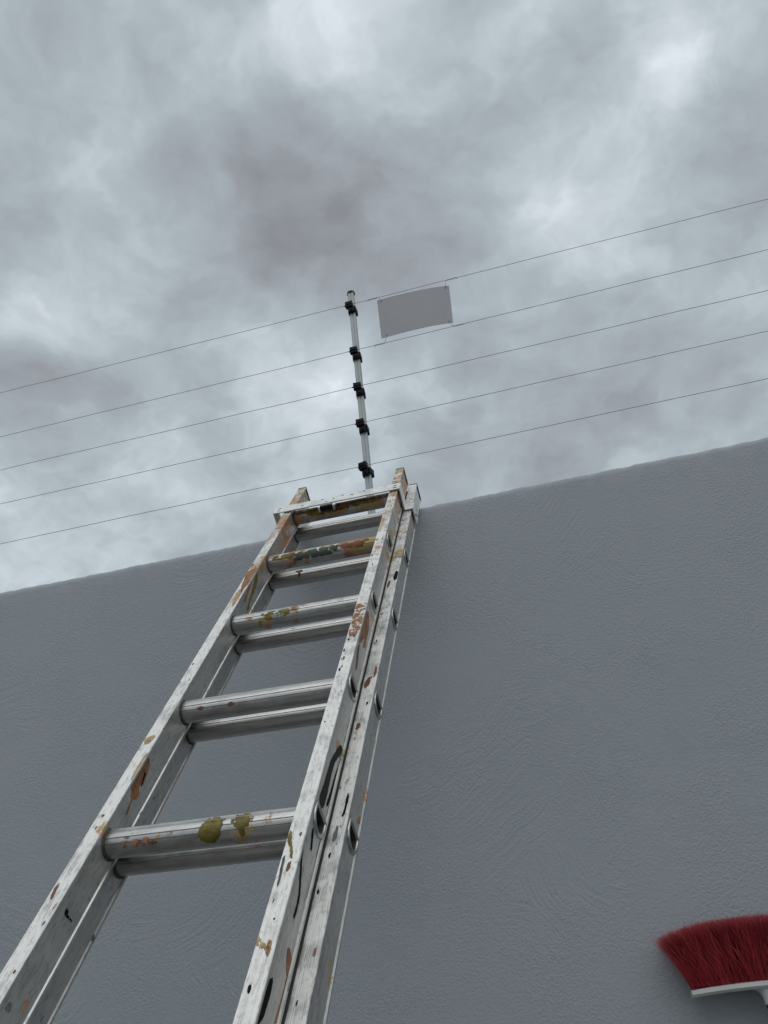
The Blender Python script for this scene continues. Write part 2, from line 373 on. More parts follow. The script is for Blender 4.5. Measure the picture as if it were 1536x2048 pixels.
def rail_mesh(s0, s1, rung_s, outer):           # box-and-flange extrusion; outer web really bored for the rungs
    w = RW; fl, rc = .0052, .0022
    def groove(a): return [(a-.0009, 0), (a, .0007), (a+.0009, 0)]
    inner = [(0, .001), (.0009, 0)]
    front = inner + groove(w*.26) + groove(w*.36) + groove(w*.74) + [(w-.0009, 0), (w, .001)]
    out = [(w, fl), (w-rc, fl+.002), (w-rc, D-fl-.002), (w, D-fl), (w, D-.001), (w-.001, D)]
    back = [(.001, D), (0, D-.001), (0, D-fl), (rc, D-fl-.0015), (rc, fl+.0015), (0, fl)]
    prof = front + out + back
    iw = len(front) + 1                          # edge iw -> iw+1 is the outer web
    V = []; F = []; k = len(prof); fs = 1 if outer > 0 else -1
    def add(p): V.append(p); return len(V)-1
    def mp(a, n, s): return (a if outer > 0 else w-a, n, s-SB)
    ss = [s0] + sorted([s-.030 for s in rung_s]+[s+.030 for s in rung_s]) + [s1]
    rings = [[add(mp(a, n, s)) for a, n in prof] for s in ss]
    for j in range(len(ss)-1):
        for i in range(k):
            hole = i == iw and any(abs((ss[j]+ss[j+1])/2 - s) < 1e-6 for s in rung_s)
            if not hole: F.append((rings[j][i], rings[j][(i+1) % k], rings[j+1][(i+1) % k], rings[j+1][i]))
    F.append(tuple(rings[0])); F.append(tuple(rings[-1]))
    n0, n1 = fl+.002, D-fl-.002
    for sr in rung_s:
        j = [i for i in range(len(ss)-1) if abs((ss[i]+ss[i+1])/2-sr) < 1e-6][0]
        c4 = {(n0, -.03): rings[j][iw], (n1, -.03): rings[j][iw+1], (n1, .03): rings[j+1][iw+1], (n0, .03): rings[j+1][iw]}
        hole = [add(mp(w-rc, CN+a, sr+b)) for a, b in DOUT]
        deep = [add(mp(w-.012, CN+a, sr+b)) for a, b in DOUT]
        m = len(DOUT)
        for i in range(m): F.append((hole[i], hole[(i+1) % m], deep[(i+1) % m], deep[i]))
        corner = []
        for a, b in DOUT: corner.append(c4[(n1 if a > 0 else n0, .03 if b > 0 else -.03)])
        for i in range(m):
            q = (i+1) % m
            if corner[i] == corner[q]: F.append((hole[i], hole[q], corner[i]))
            else: F.append((hole[i], hole[q], corner[q], corner[i]))
    return V, F

fly_s = [S_FLY + PITCHR*i for i in range(-6, 5)]
base_s = [S_BASE + PITCHR*i for i in range(-6, 5)]
FLY_TOP, BASE_TOP = 1.437, 1.456
def rail(name, a0, n0, s0, s1, rs, outer, mat, seed, paint):
    V, F = rail_mesh(s0, s1, rs, outer)
    o = link(name, V, F, mat, lad, 25); o.location = (a0, n0, 0); o['seed'] = seed; o['paint'] = paint
    bm = bmesh.new(); bm_box(bm, (-.0008, -.0008, s1-SB-.0005), (RW+.0008, D+.0008, s1-SB+.0035), .001)
    c = link_bm('end_cap', bm, M['cap'], o)
    return o
fl_l = rail('rail', 0, 0, -1.98, FLY_TOP+.006, fly_s, -1, M['fly'], .31, -.16)
fl_r = rail('rail', W-RW, 0, -1.98, FLY_TOP, fly_s, 1, M['fly'], .77, -.06)
bs_l = rail('rail', -OFF, NB, -2.03, BASE_TOP, base_s, -1, M['base'], 1.4, -.2)
bs_r = rail('rail', W, NB, -2.03, BASE_TOP, base_s, 1, M['base'], 2.2, -.18)
for o, a, b in ((bs_l, RW, RW+.013), (bs_r, -.013, 0)):   # guide lip of the base rail, tucked behind the fly rail, gap shade painted dark
    bm = bmesh.new(); bm_box(bm, (a-.0005, .0006, -2.02-SB), (b+.0005, .0040, BASE_TOP-.05-SB), .0008, 1)
    q = link_bm('guide_lip', bm, M['bore'], o); q['seed'] = 3.3; q['paint'] = -.3
for o in (bs_l, bs_r):                           # rubber feet standing on the ground
    bm = bmesh.new(); bm_box(bm, (-.003, -.002, -2.078-SB), (RW+.003, D+.002, -2.0-SB), .004)
    link_bm('foot', bm, M['rubber'], o)
for o, ttl in ((fl_l, 'paint-caked upper rail'), ): o['label'] = ttl

def rung_mesh(L):                                # hollow D tube along x with tread ridges
    P = []
    for a, b in DOUT:
        P.append((a, b))
    out = []
    m = len(P)
    for i in range(m):
        out.append(P[i])
        x0, y0 = P[i]; x1, y1 = P[(i+1) % m]
        if i == 4:                               # serrated tread on the flat
            for k in range(1, 12):
                t = k/12; out.append((x0+(x1-x0)*t, y0 - (.0012 if k % 2 else 0)))
        if x0 < -.012 and i in (9, 11, 13):      # two fine beads along the front
            for t, h in ((.30, 0), (.5, -.0011), (.70, 0)):
                out.append((x0+(x1-x0)*t + h, y0+(y1-y0)*t + h*.4))
    inn = [(a*.88, b*.87) for a, b in P]
    k = len(out); q = len(inn); V = []; F = []
    xs = [-.0012, L+.0012]
    for x in xs: V += [(x, a, b) for a, b in out]
    for i in range(k): F.append((i, (i+1) % k, k+(i+1) % k, k+i))
    o0 = len(V)
    for x in (xs[0], xs[1]): V += [(x, a, b) for a, b in P]
    o1 = len(V)
    for x in (xs[0], xs[1]): V += [(x, a, b) for a, b in inn]
    o2 = len(V)
    for x in (xs[0]+.05, xs[1]-.05): V += [(x, a, b) for a, b in inn]
    for e in (0, 1):
        for i in range(q):
            j = (i+1) % q
            F.append((o0+e*q+i, o0+e*q+j, o1+e*q+j, o1+e*q+i))
    nmain = len(F)
    for e in (0, 1):
        for i in range(q):
            j = (i+1) % q
            F.append((o1+e*q+i, o1+e*q+j, o2+e*q+j, o2+e*q+i))
        F.append(tuple(o2+e*q+i for i in range(q)))
    return V, F, nmain
def rim_mesh():                                  # flared lip of the rung on the outside of a rail
    V = []; F = []; S = 8; m = len(DOUT)
    for i, (a, b) in enumerate(DOUT):
        l = math.hypot(a, b); d0 = (a/l, b/l)
        for k in range(S):
            an = 2*math.pi*k/S; V.append((math.sin(an)*.0030+.0008, a+d0[0]*(math.cos(an)*.0027+.0014), b+d0[1]*(math.cos(an)*.0027+.0018)))
    for i in range(m):
        for k in range(S):
            F.append((i*S+k, ((i+1) % m)*S+k, ((i+1) % m)*S+(k+1) % S, i*S+(k+1) % S))
    return V, F
rim_me = None; SWAGE = []
def swage_me(src):                               # crimped bead on the inner side, in dark metal
    if not SWAGE:
        m_ = src.copy(); m_.name = 'swage_ring'; m_.materials.clear(); m_.materials.append(M['crimp_dark']); SWAGE.append(m_)
    return SWAGE[0]
PAINT = {4: .34, 3: .25, 2: .05, 1: -.05, 0: -.12}
RUNG = {}
for kind, ss, a0, L, n0 in (('fly', fly_s, 0, W, 0), ('base', base_s, -OFF, W+2*OFF, NB)):
    V, F, nm = rung_mesh(L-2*.0022)
    me = None
    for i, s in enumerate(ss):
        if me is None:
            o = link('rung', V, F, M['rung'], lad, 28); me = o.data; me.materials.append(M['bore'])
            for f in me.polygons:
                if f.index >= nm: f.material_index = 1
        else:
            o = bpy.data.objects.new('rung', me); COL.objects.link(o); o.parent = lad
        o.location = (a0+.0022, n0+CN, s-SB); o['seed'] = float(rng.random()*9); idx = i-6
        o['paint'] = PAINT.get(idx, -.1) if kind == 'fly' else -.16
        RUNG[(kind, idx)] = o
        for e in (0, 1):
            if rim_me is None:
                rv, rf = rim_mesh(); r = link('flared_rim', rv, rf, M['rim'], o, 60); rim_me = r.data
            else:
                r = bpy.data.objects.new('flared_rim', rim_me); COL.objects.link(r); r.parent = o
            r.location = (L-.0044 if e else 0, 0, 0); r.scale = (1 if e else -1, 1, 1)
            w_ = bpy.data.objects.new('swage_ring', swage_me(rim_me)); COL.objects.link(w_); w_.parent = o
            w_.location = (L-RW-.0004 if e else RW-.0040, 0, 0); w_.scale = (-.6 if e else .6, .95, .95)

# top guide bracket: one folded strip that wraps the fly rails and grips the base rails
def strip(path, th, s0, s1):
    n = len(path); L = []
    for i, p in enumerate(path):
        p = Vector(p)
        d0 = (p-Vector(path[i-1])).normalized() if i else None; d1 = (Vector(path[i+1])-p).normalized() if i < n-1 else None
        d0 = d0 or d1; d1 = d1 or d0
        m0 = Vector((-d0.y, d0.x)); m1 = Vector((-d1.y, d1.x)); mm = (m0+m1); mm = mm/(mm.length_squared/2) if mm.length > 1e-6 else m0
        L.append(p + mm*th*.5)
    Rr = [Vector(path[i])*2-L[i] for i in range(n)]
    return prism([tuple(v) for v in L] + [tuple(v) for v in Rr[::-1]], s0-SB, s1-SB)
B0, B1 = 1.236, 1.283
path = [(-.0285, 2*D-.012), (-.0285, -.0045), (W+.0055, -.0045), (W+.0055, NB-.0035), (W+OFF+.0042, NB-.0035), (W+OFF+.0042, NB+D-.012)]
V, F = strip(path, .003, B0, B1)
br = link('guide_bracket', V, F, M['plate'], lad, 30); br['seed'] = 4.2; br['paint'] = -.05
for a, s, la, ls in ((-.016, 1.250, .010, .004), (-.016, 1.268, .010, .004), (W-.008, 1.250, .010, .004), (W-.008, 1.268, .010, .004),
                     (.055, 1.255, .007, .004), (.115, 1.272, .008, .003), (.150, 1.262, .006, .003), (.175, 1.276, .009, .003), (.205, 1.266, .010, .004), (.240, 1.276, .006, .003), (.130, 1.248, .007, .004)):
    bm = bmesh.new(); bm_box(bm, (a-la/2, -.0066, s-ls/2-SB), (a+la/2, -.0058, s+ls/2-SB), .0003, 1)
    link_bm('slot', bm, M['cap'], br)
for n_, s in ((NB+.022, 1.25), (NB+.032, 1.27)):
    bm = bmesh.new(); bm_box(bm, (W+OFF+.0056, n_-.005, s-.003-SB), (W+OFF+.0064, n_+.005, s+.003-SB), .0003, 1)
    link_bm('slot', bm, M['cap'], br)
bm = bmesh.new(); bm_box(bm, (.110, -.0035, B0-.016-SB), (.155, .011, B0-.001-SB), .003); lt = link_bm('latch', bm, M['cap'], br)
for a in (.108, .152):
    bm = bmesh.new(); bm_box(bm, (a, -.0050, B0-.020-SB), (a+.008, .012, B0-.0005-SB), .003); link_bm('lug', bm, M['steel'], br)

# ---- paint runs on the ladder, thin skins lying on its faces
LM = np.array([LR, LN, LU])
def lad_ray(px, py): return LM @ (CAM - LO), LM @ ray(px, py)
def on_face(px, py, face):
    o, d = lad_ray(px, py); ax, v = face
    return o + d*((v-o[ax])/d[ax])
def smooth_loop(P, sub=5):
    n = len(P); out = []
    for i in range(n):
        p0, p1, p2, p3 = P[i-1], P[i], P[(i+1) % n], P[(i+2) % n]
        for k in range(sub):
            t = k/sub; out.append(.5*((2*p1)+(-p0+p2)*t+(2*p0-5*p1+4*p2-p3)*t*t+(-p0+3*p1-3*p2+p3)*t**3))
    return out
FACES = {'left_inner': (0, RW-.0022), 'left_front': (1, 0.), 'right_front': (1, 0.), 'right_outer': (0, W-.0022), 'base_front': (1, NB), 'base_outer': (0, W+OFF-.0022)}
OUTW = {'left_inner': 1, 'left_front': -1, 'right_front': -1, 'right_outer': 1, 'base_front': -1, 'base_outer': 1}
OWN = {'left_inner': fl_l, 'left_front': fl_l, 'right_front': fl_r, 'right_outer': fl_r, 'base_front': bs_r, 'base_outer': bs_r}
LIM = {'left_front': (.0006, RW-.0006), 'right_front': (W-RW+.0006, W-.0006), 'base_front': (W+.0006, W+OFF-.0006),
       'left_inner': (.0070, D-.0075), 'right_outer': (.0074, D-.0078), 'base_outer': (NB+.0074, NB+D-.0078)}
def paint_run(face, pix, mat, name='paint_run'):
    ax, v = FACES[face]; sg = OUTW[face]; own = OWN[face]
    P = smooth_loop([on_face(x, y, FACES[face]) for x, y in pix])
    lim = LIM[face]; oth = 0 if ax == 1 else 1
    P = [p + np.array([mnoise.fractal(Vector((p[0]*400, p[1]*400, p[2]*260+k)), .8, 2, 3) for k in (0, 9, 17)])*np.array([.0009, .0009, .0024]) for p in P]
    top = []
    for p in P:
        p = p.copy(); p[oth] = min(max(p[oth], lim[0]), lim[1]); p[ax] = v + sg*.0005; p[2] -= SB; top.append(p - np.array(own.location))
    bot = []
    for p in top: q = p.copy(); q[ax] -= sg*.0004; bot.append(q)
    n = len(top); F = [tuple(range(n))] + [(i, (i+1) % n, n+(i+1) % n, n+i) for i in range(n)]
    return link(name, top+bot, F, mat, own, 0)
# outlines in photo pixels, put on the rail face they lie on
paint_run('left_inner', [(293,1516),(299,1520),(296,1545),(288,1562),(279,1572),(278,1588),(271,1598),(264,1602),(258,1620),(254,1629),(252,1627),(257,1612),(262,1598),(262,1585),(263,1572),(266,1556),(276,1540),(285,1527)], M['p_orange'])
paint_run('left_front', [(262,1560),(270,1541),(281,1523),(292,1508),(299,1505),(296,1515),(284,1533),(272,1551)], M['p_tan'])
paint_run('left_inner', [(288,1545),(291,1548),(288,1560),(284,1572),(282,1570),(284,1558)], M['p_black'], 'paint_fleck')
paint_run('left_inner', [(131,1819),(137,1822),(135,1830),(142,1838),(143,1843),(137,1838),(130,1831)], M['p_black'], 'paint_fleck')
paint_run('left_inner', [(118,1945),(125,1948),(118,1958),(110,1964),(112,1956)], M['p_black'], 'paint_fleck')
paint_run('left_inner', [(511,1150),(516,1149),(514,1165),(508,1185),(500,1205),(497,1220),(494,1219),(498,1200),(504,1180)], M['p_yellow'])
paint_run('left_inner', [(500,1160),(505,1158),(500,1175),(494,1192),(491,1203),(488,1203),(493,1185)], M['p_orange'])
paint_run('left_front', [(494,1146),(503,1139),(515,1136),(517,1140),(508,1155),(498,1166),(488,1178),(482,1186),(482,1176),(488,1160)], M['p_orange'])
paint_run('left_front', [(470,1190),(478,1180),(486,1176),(480,1190),(471,1206),(464,1212)], M['p_tan'])
paint_run('left_front', [(290,1478),(302,1472),(310,1471),(306,1479),(296,1487),(289,1488)], M['p_tan'])
paint_run('left_front', [(108,1778),(118,1768),(116,1776),(104,1797),(101,1797)], M['p_brown'], 'paint_fleck')
paint_run('right_front', [(712,1213),(718,1207),(735,1207),(736,1216),(728,1222),(726,1240),(722,1256),(716,1262),(712,1270),(702,1272),(697,1268),(702,1250),(706,1230)], M['b_patch'])
paint_run('right_outer', [(729,1228),(736,1223),(738,1240),(737,1258),(733,1280),(729,1296),(727,1294),(728,1276),(722,1285),(719,1284),(721,1262),(725,1244)], M['p_orange'])
paint_run('right_outer', [(716,1292),(719,1290),(717,1310),(714,1335),(711,1338),(713,1314)], M['p_brown'])
paint_run('right_outer', [(676,1494),(682,1491),(684,1504),(676,1515),(668,1530),(660,1560),(654,1590),(646,1615),(639,1611),(640,1590),(650,1560),(660,1525),(668,1508)], M['b_black'])
paint_run('right_outer', [(684,1508),(686,1512),(678,1545),(668,1575),(660,1600),(655,1612),(653,1608),(660,1585),(670,1550)], M['p_black'])
paint_run('right_outer', [(699,1445),(703,1440),(697,1475),(690,1510),(683,1550),(674,1590),(664,1630),(655,1660),(651,1655),(660,1615),(672,1570),(681,1525),(691,1480)], M['p_black'])
paint_run('right_outer', [(612,1655),(616,1652),(613,1674),(606,1700),(603,1735),(600,1790),(594,1818),(590,1834),(587,1832),(592,1812),(597,1786),(600,1735),(603,1698)], M['p_black'])
paint_run('right_outer', [(624,1660),(627,1658),(625,1685),(623,1700),(621,1699),(622,1680)], M['p_black'])
paint_run('right_outer', [(640,1684),(645,1680),(640,1710),(634,1740),(628,1775),(622,1810),(619,1808),(624,1770),(630,1735),(634,1705)], M['p_black'])
paint_run('right_front', [(516,1872),(521,1877),(526,1886),(534,1890),(538,1880),(543,1884),(541,1899),(536,1912),(531,1911),(530,1900),(519,1894),(513,1888)], M['p_tan'])
paint_run('right_front', [(533,1892),(536,1884),(543,1884),(541,1900),(536,1911),(531,1909)], M['p_orange'])
paint_run('right_front', [(575,1676),(582,1660),(584,1668),(583,1682),(586,1702),(584,1718),(580,1712),(580,1696),(576,1686)], M['p_yellow'], 'paint_fleck')
paint_run('right_front', [(566,1715),(570,1714),(566,1735),(562,1755),(557,1770),(554,1768),(558,1752),(562,1732)], M['p_green'], 'paint_fleck')
paint_run('right_front', [(576,1728),(582,1722),(581,1733),(575,1742),(571,1741)], M['p_brown'], 'paint_fleck')
paint_run('right_outer', [(575,1896),(581,1905),(584,1930),(583,1955),(576,1968),(573,1950),(573,1925)], M['p_orange'])
paint_run('right_outer', [(580,1940),(585,1930),(581,1965),(572,2000),(562,2030),(556,2044),(550,2046),(556,2020),(566,1985),(573,1955)], M['p_orange'])
paint_run('right_outer', [(532,1980),(541,1958),(545,1962),(540,1990),(534,2010),(526,2035),(518,2046),(512,2044),(517,2020),(524,1995)], M['p_black'])
paint_run('base_front', [(670,1662),(674,1652),(677,1655),(675,1668),(671,1679),(666,1681),(666,1672)], M['p_blue'], 'paint_fleck')
paint_run('base_front', [(733,1360),(740,1353),(741,1362),(737,1371),(729,1377),(728,1369)], M['p_brown'], 'paint_fleck')
paint_run('base_front', [(752,1330),(754,1340),(750,1352),(747,1353),(749,1342)], M['p_brown'], 'paint_fleck')
paint_run('base_front', [(716,1446),(721,1448),(719,1456),(712,1459),(712,1454)], M['p_brown'], 'paint_fleck')
paint_run('base_front', [(792,1142),(797,1145),(795,1155),(789,1161),(787,1154)], M['p_black'], 'paint_fleck')
paint_run('base_front', [(778,1162),(781,1163),(778,1172),(774,1176),(775,1168)], M['p_brown'], 'paint_fleck')
paint_run('base_front', [(694,1592),(698,1588),(696,1605),(690,1625),(686,1634),(684,1631),(689,1615)], M['p_black'], 'paint_fleck')
paint_run('base_outer', [(714,1636),(720,1632),(724,1638),(721,1646),(715,1646)], M['p_tan'], 'paint_fleck')
for k in range(70):                              # small flecks scattered over the rail faces
    face = random.choice(['right_front', 'right_front', 'base_front', 'base_front', 'left_front'])
    lo, hi = LIM[face]; a = random.uniform(lo+.003, hi-.003); s = random.uniform(-.6, 1.4); own = OWN[face]
    rr = random.uniform(.0007, .0022); el_ = random.uniform(1, 3.2); v = FACES[face][1]
    pts = []
    for q in range(7):
        an = 2*math.pi*q/7; jr = rr*random.uniform(.7, 1.25)
        pts.append(np.array([a+jr*math.cos(an), v-.0005, s+jr*el_*math.sin(an)-SB]) - np.array(own.location))
    bot = [p+np.array([0, .0004, 0]) for p in pts]
    link('paint_fleck', pts+bot, [tuple(range(7))]+[(i, (i+1) % 7, 7+(i+1) % 7, 7+i) for i in range(7)], M[random.choice(['p_black', 'p_black', 'p_brown', 'p_blue', 'p_brown'])], own, 0)

def rung_surface(th):                            # point and normal of the D section at angle th
    dx, dy = math.cos(th), math.sin(th); m = len(DOUT)
    for i in range(m):
        (x0, y0), (x1, y1) = DOUT[i], DOUT[(i+1) % m]
        den = dx*(y1-y0)-dy*(x1-x0)
        if abs(den) < 1e-12: continue
        t = (x0*(y1-y0)-y0*(x1-x0))/den; w_ = (x0*dy-y0*dx)/den
        if t > 0 and -1e-6 <= w_ <= 1+1e-6: return t
    return .018
def rung_paint(idx, a_c, rows, mat, kind='fly'): # rows of (angle, half width) round the rung
    o = RUNG[(kind, idx)]; V = []; F = []
    rr = []
    for (t0, h0, c0), (t1, h1, c1) in zip(rows, rows[1:]):
        for k in range(4):
            t = k/4; rr.append((t0+(t1-t0)*t, h0+(h1-h0)*t, c0+(c1-c0)*t))
    rr.append(rows[-1])
    ED = []; CO = (-1, -.8, -.5, -.2, .2, .5, .8, 1); nc = len(CO)
    for i, (th, h, c) in enumerate(rr):
        rad = rung_surface(math.radians(th)) + .0009
        er = min(1, i/3, (len(rr)-1-i)/3)
        for q in CO:
            jit = random.uniform(-.0006, .0006) if abs(q) == 1 else 0
            V.append((a_c+c+h*q+jit, rad*math.cos(math.radians(th)), rad*math.sin(math.radians(th)))); ED.append(min(er, (1-abs(q))*2.2, 1))
    for i in range(len(rr)-1):
        for q in range(nc-1): F.append((i*nc+q, i*nc+q+1, i*nc+q+nc+1, i*nc+q+nc))
    ob = link('paint_run', V, F, mat, o, 60)
    at_ = ob.data.attributes.new('edge', 'FLOAT', 'POINT'); at_.data.foreach_set('value', ED)
    md = ob.modifiers.new('skin', 'SOLIDIFY'); md.thickness = .0004; md.offset = -1
rung_paint(0, .186, [(150,.010,.004),(165,.016,.004),(180,.018,.002),(200,.017,0),(225,.0165,-.002),(245,.015,-.002),(262,.010,-.001),(270,.003,0)], M['b_mustard'])
rung_paint(0, .232, [(150,.012,0),(168,.0165,0),(190,.016,0),(205,.011,.001),(215,.006,.001),(235,.0042,.001),(246,.003,.001),(252,.001,.001)], M['b_mustard'])
rung_paint(0, .098, [(222,.001,.001),(228,.006,.0),(236,.0065,0),(242,.001,-.001)], M['p_brown'])
rung_paint(1, .060, [(205,.001,.001),(212,.007,.0),(222,.005,0),(228,.001,-.001)], M['p_brown'])
rung_paint(1, .118, [(205,.001,.001),(214,.006,.0),(222,.007,0),(230,.001,-.001)], M['p_brown'])
rung_paint(0, .075, [(200,.020,.0),(215,.030,-.002),(235,.034,-.004),(255,.024,-.006)], M['b_faint'])
rung_paint(2, .125, [(158,.040,.010),(178,.050,.008),(200,.046,.004),(222,.036,-.004),(236,.016,-.008)], M['b_yellow'])
rung_paint(2, .128, [(190,.012,.004),(206,.020,.0),(222,.018,0),(232,.010,-.004)], M['b_teal'])
rung_paint(3, .150, [(150,.070,.0),(185,.090,.004),(205,.095,.0),(230,.090,.004),(250,.080,.0),(262,.07,.0)], M['b_green'])
rung_paint(3, .060, [(150,.040,.0),(185,.045,.004),(205,.040,.0),(225,.030,.004)], M['b_yellow'])
rung_paint(3, .250, [(150,.050,.0),(180,.060,.004),(200,.055,.0),(228,.048,.004),(246,.030,.0)], M['b_brown'])
rung_paint(4, .090, [(160,.070,.0),(200,.075,.0),(222,.070,.01),(245,.060,.02),(268,.050,.02)], M['b_yellow'])
rung_paint(4, .230, [(160,.080,.0),(205,.080,-.01),(225,.080,-.01),(250,.070,-.02)], M['b_yellow'])
rung_paint(4, .180, [(150,.110,.0),(175,.120,-.01),(200,.110,-.01),(225,.09,-.02),(250,.06,-.02)], M['b_brown'])
rung_paint(3, .105, [(168,.009,.0),(180,.010,.0),(196,.0035,.001),(225,.003,.001),(240,.001,.001)], M['p_brown'], 'base')

# ------------------------------------------------------------------ electric fence
YP = YW + 0.10; YWIRE = YP - 0.020
pt, pb = on_y(702, 586, YP), on_y(739.5, 985, YP)
PX = (pt[0]+pb[0])/2; PTOP = pt[2]
post = empty('fence_post', (PX, YP, ZT))
tag(post, 'pale aluminium electric fence post with five black insulators on top of the wall', 'fence post')
H = PTOP - ZT
ol = []
for sx, sy in ((1, 1), (-1, 1), (-1, -1), (1, -1)):   # rounded square tube with a shallow groove down its front
    a0 = math.atan2(sy, sx)
    for k in range(-2, 3):
        an = a0 + k*math.pi/8; ol.append((sx*.0070 + .0042*math.cos(an), sy*.0070 + .0042*math.sin(an)))
    if (sx, sy) == (-1, -1): ol += [(.0006, -.0112), (.0014, -.0098), (.0030, -.0098), (.0038, -.0112)]
V, F = prism(ol, .004, H-.004); link('tube', V, F, M['post'], post, 25)
bm = bmesh.new(); bm_box(bm, (-.045, -.045, 0), (.045, .045, .006), .002); link_bm('base_plate', bm, M['post'], post)
bm = bmesh.new(); bmesh.ops.create_cone(bm, segments=24, radius1=.0158, radius2=.0148, depth=.0075, cap_ends=True, matrix=Matrix.Translation((0, 0, H-.0035)))
link_bm('cap', bm, simple('post_cap_grey', (.035, .04, .043), .6, spec=.2), post)
WIRES = [((0, 786), (1536, 398)), ((0, 874), (1536, 499)), ((0, 940), (1536, 581)), ((0, 1008), (1536, 662)), ((0, 1088), (1536, 757))]
wire_z = []
for (x0, y0), (x1, y1) in WIRES:
    A, B = on_y(x0, y0, YWIRE), on_y(x1, y1, YWIRE); t = (PX-A[0])/(B[0]-A[0]); wire_z.append((A[2]+(B[2]-A[2])*t, A, B))
ins_me = None
def insulator_mesh():
    bm = bmesh.new()
    bm_box(bm, (-.0225, -.031, -.014), (.0085, -.0125, .014), .0022)          # wire block
    bm_box(bm, (-.0205, -.0335, -.004), (.004, -.030, .010), .001)             # lid
    bm_box(bm, (-.0285, -.0225, -.0012), (-.022, -.0175, .0022), .0006)        # wire nose
    bm_box(bm, (-.0125, -.0245, -.040), (.0135, -.0125, -.0105), .0022)        # neck on the clamp
    bm_box(bm, (-.0160, -.0145, -.040), (-.0118, .0145, -.014), .0014)         # clamp jaws
    bm_box(bm, (.0130, -.0200, -.034), (.0185, .0145, -.009), .0018)
    bm_box(bm, (-.0150, .0122, -.038), (.0175, .0160, -.014), .0012)
    bmesh.ops.create_cone(bm, segments=10, radius1=.0042, radius2=.0042, depth=.006, cap_ends=True, matrix=Matrix.Translation((.001, -.0265, -.030)) @ Matrix.Rotation(math.pi/2, 4, 'X'))
    return bm
for i, (z, A, B) in enumerate(wire_z):
    if ins_me is None:
        o = link_bm('insulator', insulator_mesh(), M['black'], post); ins_me = o.data
    else:
        o = bpy.data.objects.new('insulator', ins_me); COL.objects.link(o); o.parent = post
    o.location = (0, 0, z-ZT); o.scale = (.92, .9, .95); o.rotation_euler = (0, 0, (-.06, .05, .1, 0, -.25)[i])
names = ['topmost fence wire, running above the blank plate', 'second fence wire from the top, running below the blank plate', 'third fence wire, the middle one of the five',
         'fourth fence wire from the top, second lowest of five', 'lowest fence wire, nearest above the wall and the ladder tips']
for i, (z, A, B) in enumerate(wire_z):
    sl_ = (B[2]-A[2])/(B[0]-A[0]); pts = []
    for x in np.concatenate([np.linspace(-13, -2.5, 12), np.linspace(-2.4, 2.4, 97), np.linspace(2.5, 13, 12)]):
        pts.append((x, YWIRE + .0010*mnoise.noise(Vector((x*5, i*3.1, 0))), z + sl_*(x-PX) + .0012*mnoise.noise(Vector((x*4, i*7.7, 5)))))
    V, F = tube_mesh(pts, .00092, 5); o = link('fence_wire', V, F, M['wire'], None, 60)
    tag(o, names[i], 'wire', 'electric fence wires')

# blank sign plate tied between the two upper wires, seen from its back
YS = YWIRE + .004
c00, c10, c11, c01 = [on_y(x, y, YS) for x, y in ((763, 677), (906, 644), (897.5, 570), (754, 601))]
org = (c00+c10)/2
sp = empty('sign_plate', org); tag(sp, 'blank grey rectangular plate tied between the two upper fence wires', 'sign')
nu, nv_ = 20, 8; V = []; F = []
def plate_pt(uu, vv):
    p = (1-uu)*(1-vv)*c00 + uu*(1-vv)*c10 + uu*vv*c11 + (1-uu)*vv*c01
    b = 4*uu*(1-uu); return p - org + np.array([0, -.003*b + .004*max(0, uu-.7)**2*8, .0035*b])
for k, dy in ((0, 0), (1, .0012)):
    for j in range(nv_+1):
        for i in range(nu+1): V.append(plate_pt(i/nu, j/nv_) + np.array([0, dy, 0]))
st = (nu+1)*(nv_+1)
for j in range(nv_):
    for i in range(nu):
        a = j*(nu+1)+i; F.append((a, a+1, a+nu+2, a+nu+1)); F.append((st+a, st+a+nu+1, st+a+nu+2, st+a+1))
rim_i = [i for i in range(nu+1)] + [j*(nu+1)+nu for j in range(1, nv_+1)] + [nv_*(nu+1)+i for i in range(nu-1, -1, -1)] + [j*(nu+1) for j in range(nv_-1, 0, -1)]
for q in range(len(rim_i)): a, b = rim_i[q], rim_i[(q+1) % len(rim_i)]; F.append((a, b, st+b, st+a))
link('plate', V, F, M['sign'], sp, 40)
# ties: from a hole in each corner up or down to the wire, then twisted along it
for uu, vv, wi, px_end in ((.055, .95, 0, -1), (.95, .95, 0, 1), (.08, .06, 1, -1), (.95, .055, 1, 1)):
    h = plate_pt(uu, vv) + org; z, A, B = wire_z[wi]; sl_ = (B[2]-A[2])/(B[0]-A[0])
    wz = lambda x: z + sl_*(x-PX)
    x1 = h[0] + px_end*.012
    pts = [h + np.array([0, .006, 0]), h + np.array([0, -.0035, 0]), h + np.array([px_end*.002, -.004, (wz(h[0])-h[2])*.4]), np.array([x1-px_end*.004, YWIRE-.003, h[2]+(wz(h[0])-h[2])*.85])]
    for q in range(22):
        x = x1 + px_end*q*.0017; an = q*1.15
        pts.append(np.array([x, YWIRE + .0026*math.cos(an), wz(x) + .0026*math.sin(an) + .0007*math.sin(q*2.3)]))
    pts.append(pts[-1] + np.array([px_end*.004, -.003, -.004]))
    V, F = tube_mesh([p-org for p in pts], .0009, 5); link('wire_tie', V, F, M['wire'], sp, 60)
    bm = bmesh.new(); bmesh.ops.create_cone(bm, segments=12, radius1=.0030, radius2=.0030, depth=.0012, cap_ends=True, matrix=Matrix.Translation(Vector(h-org)+Vector((0, -.0004, 0))) @ Matrix.Rotation(math.pi/2, 4, 'X'))
    link_bm('eyelet', bm, M['wire'], sp)

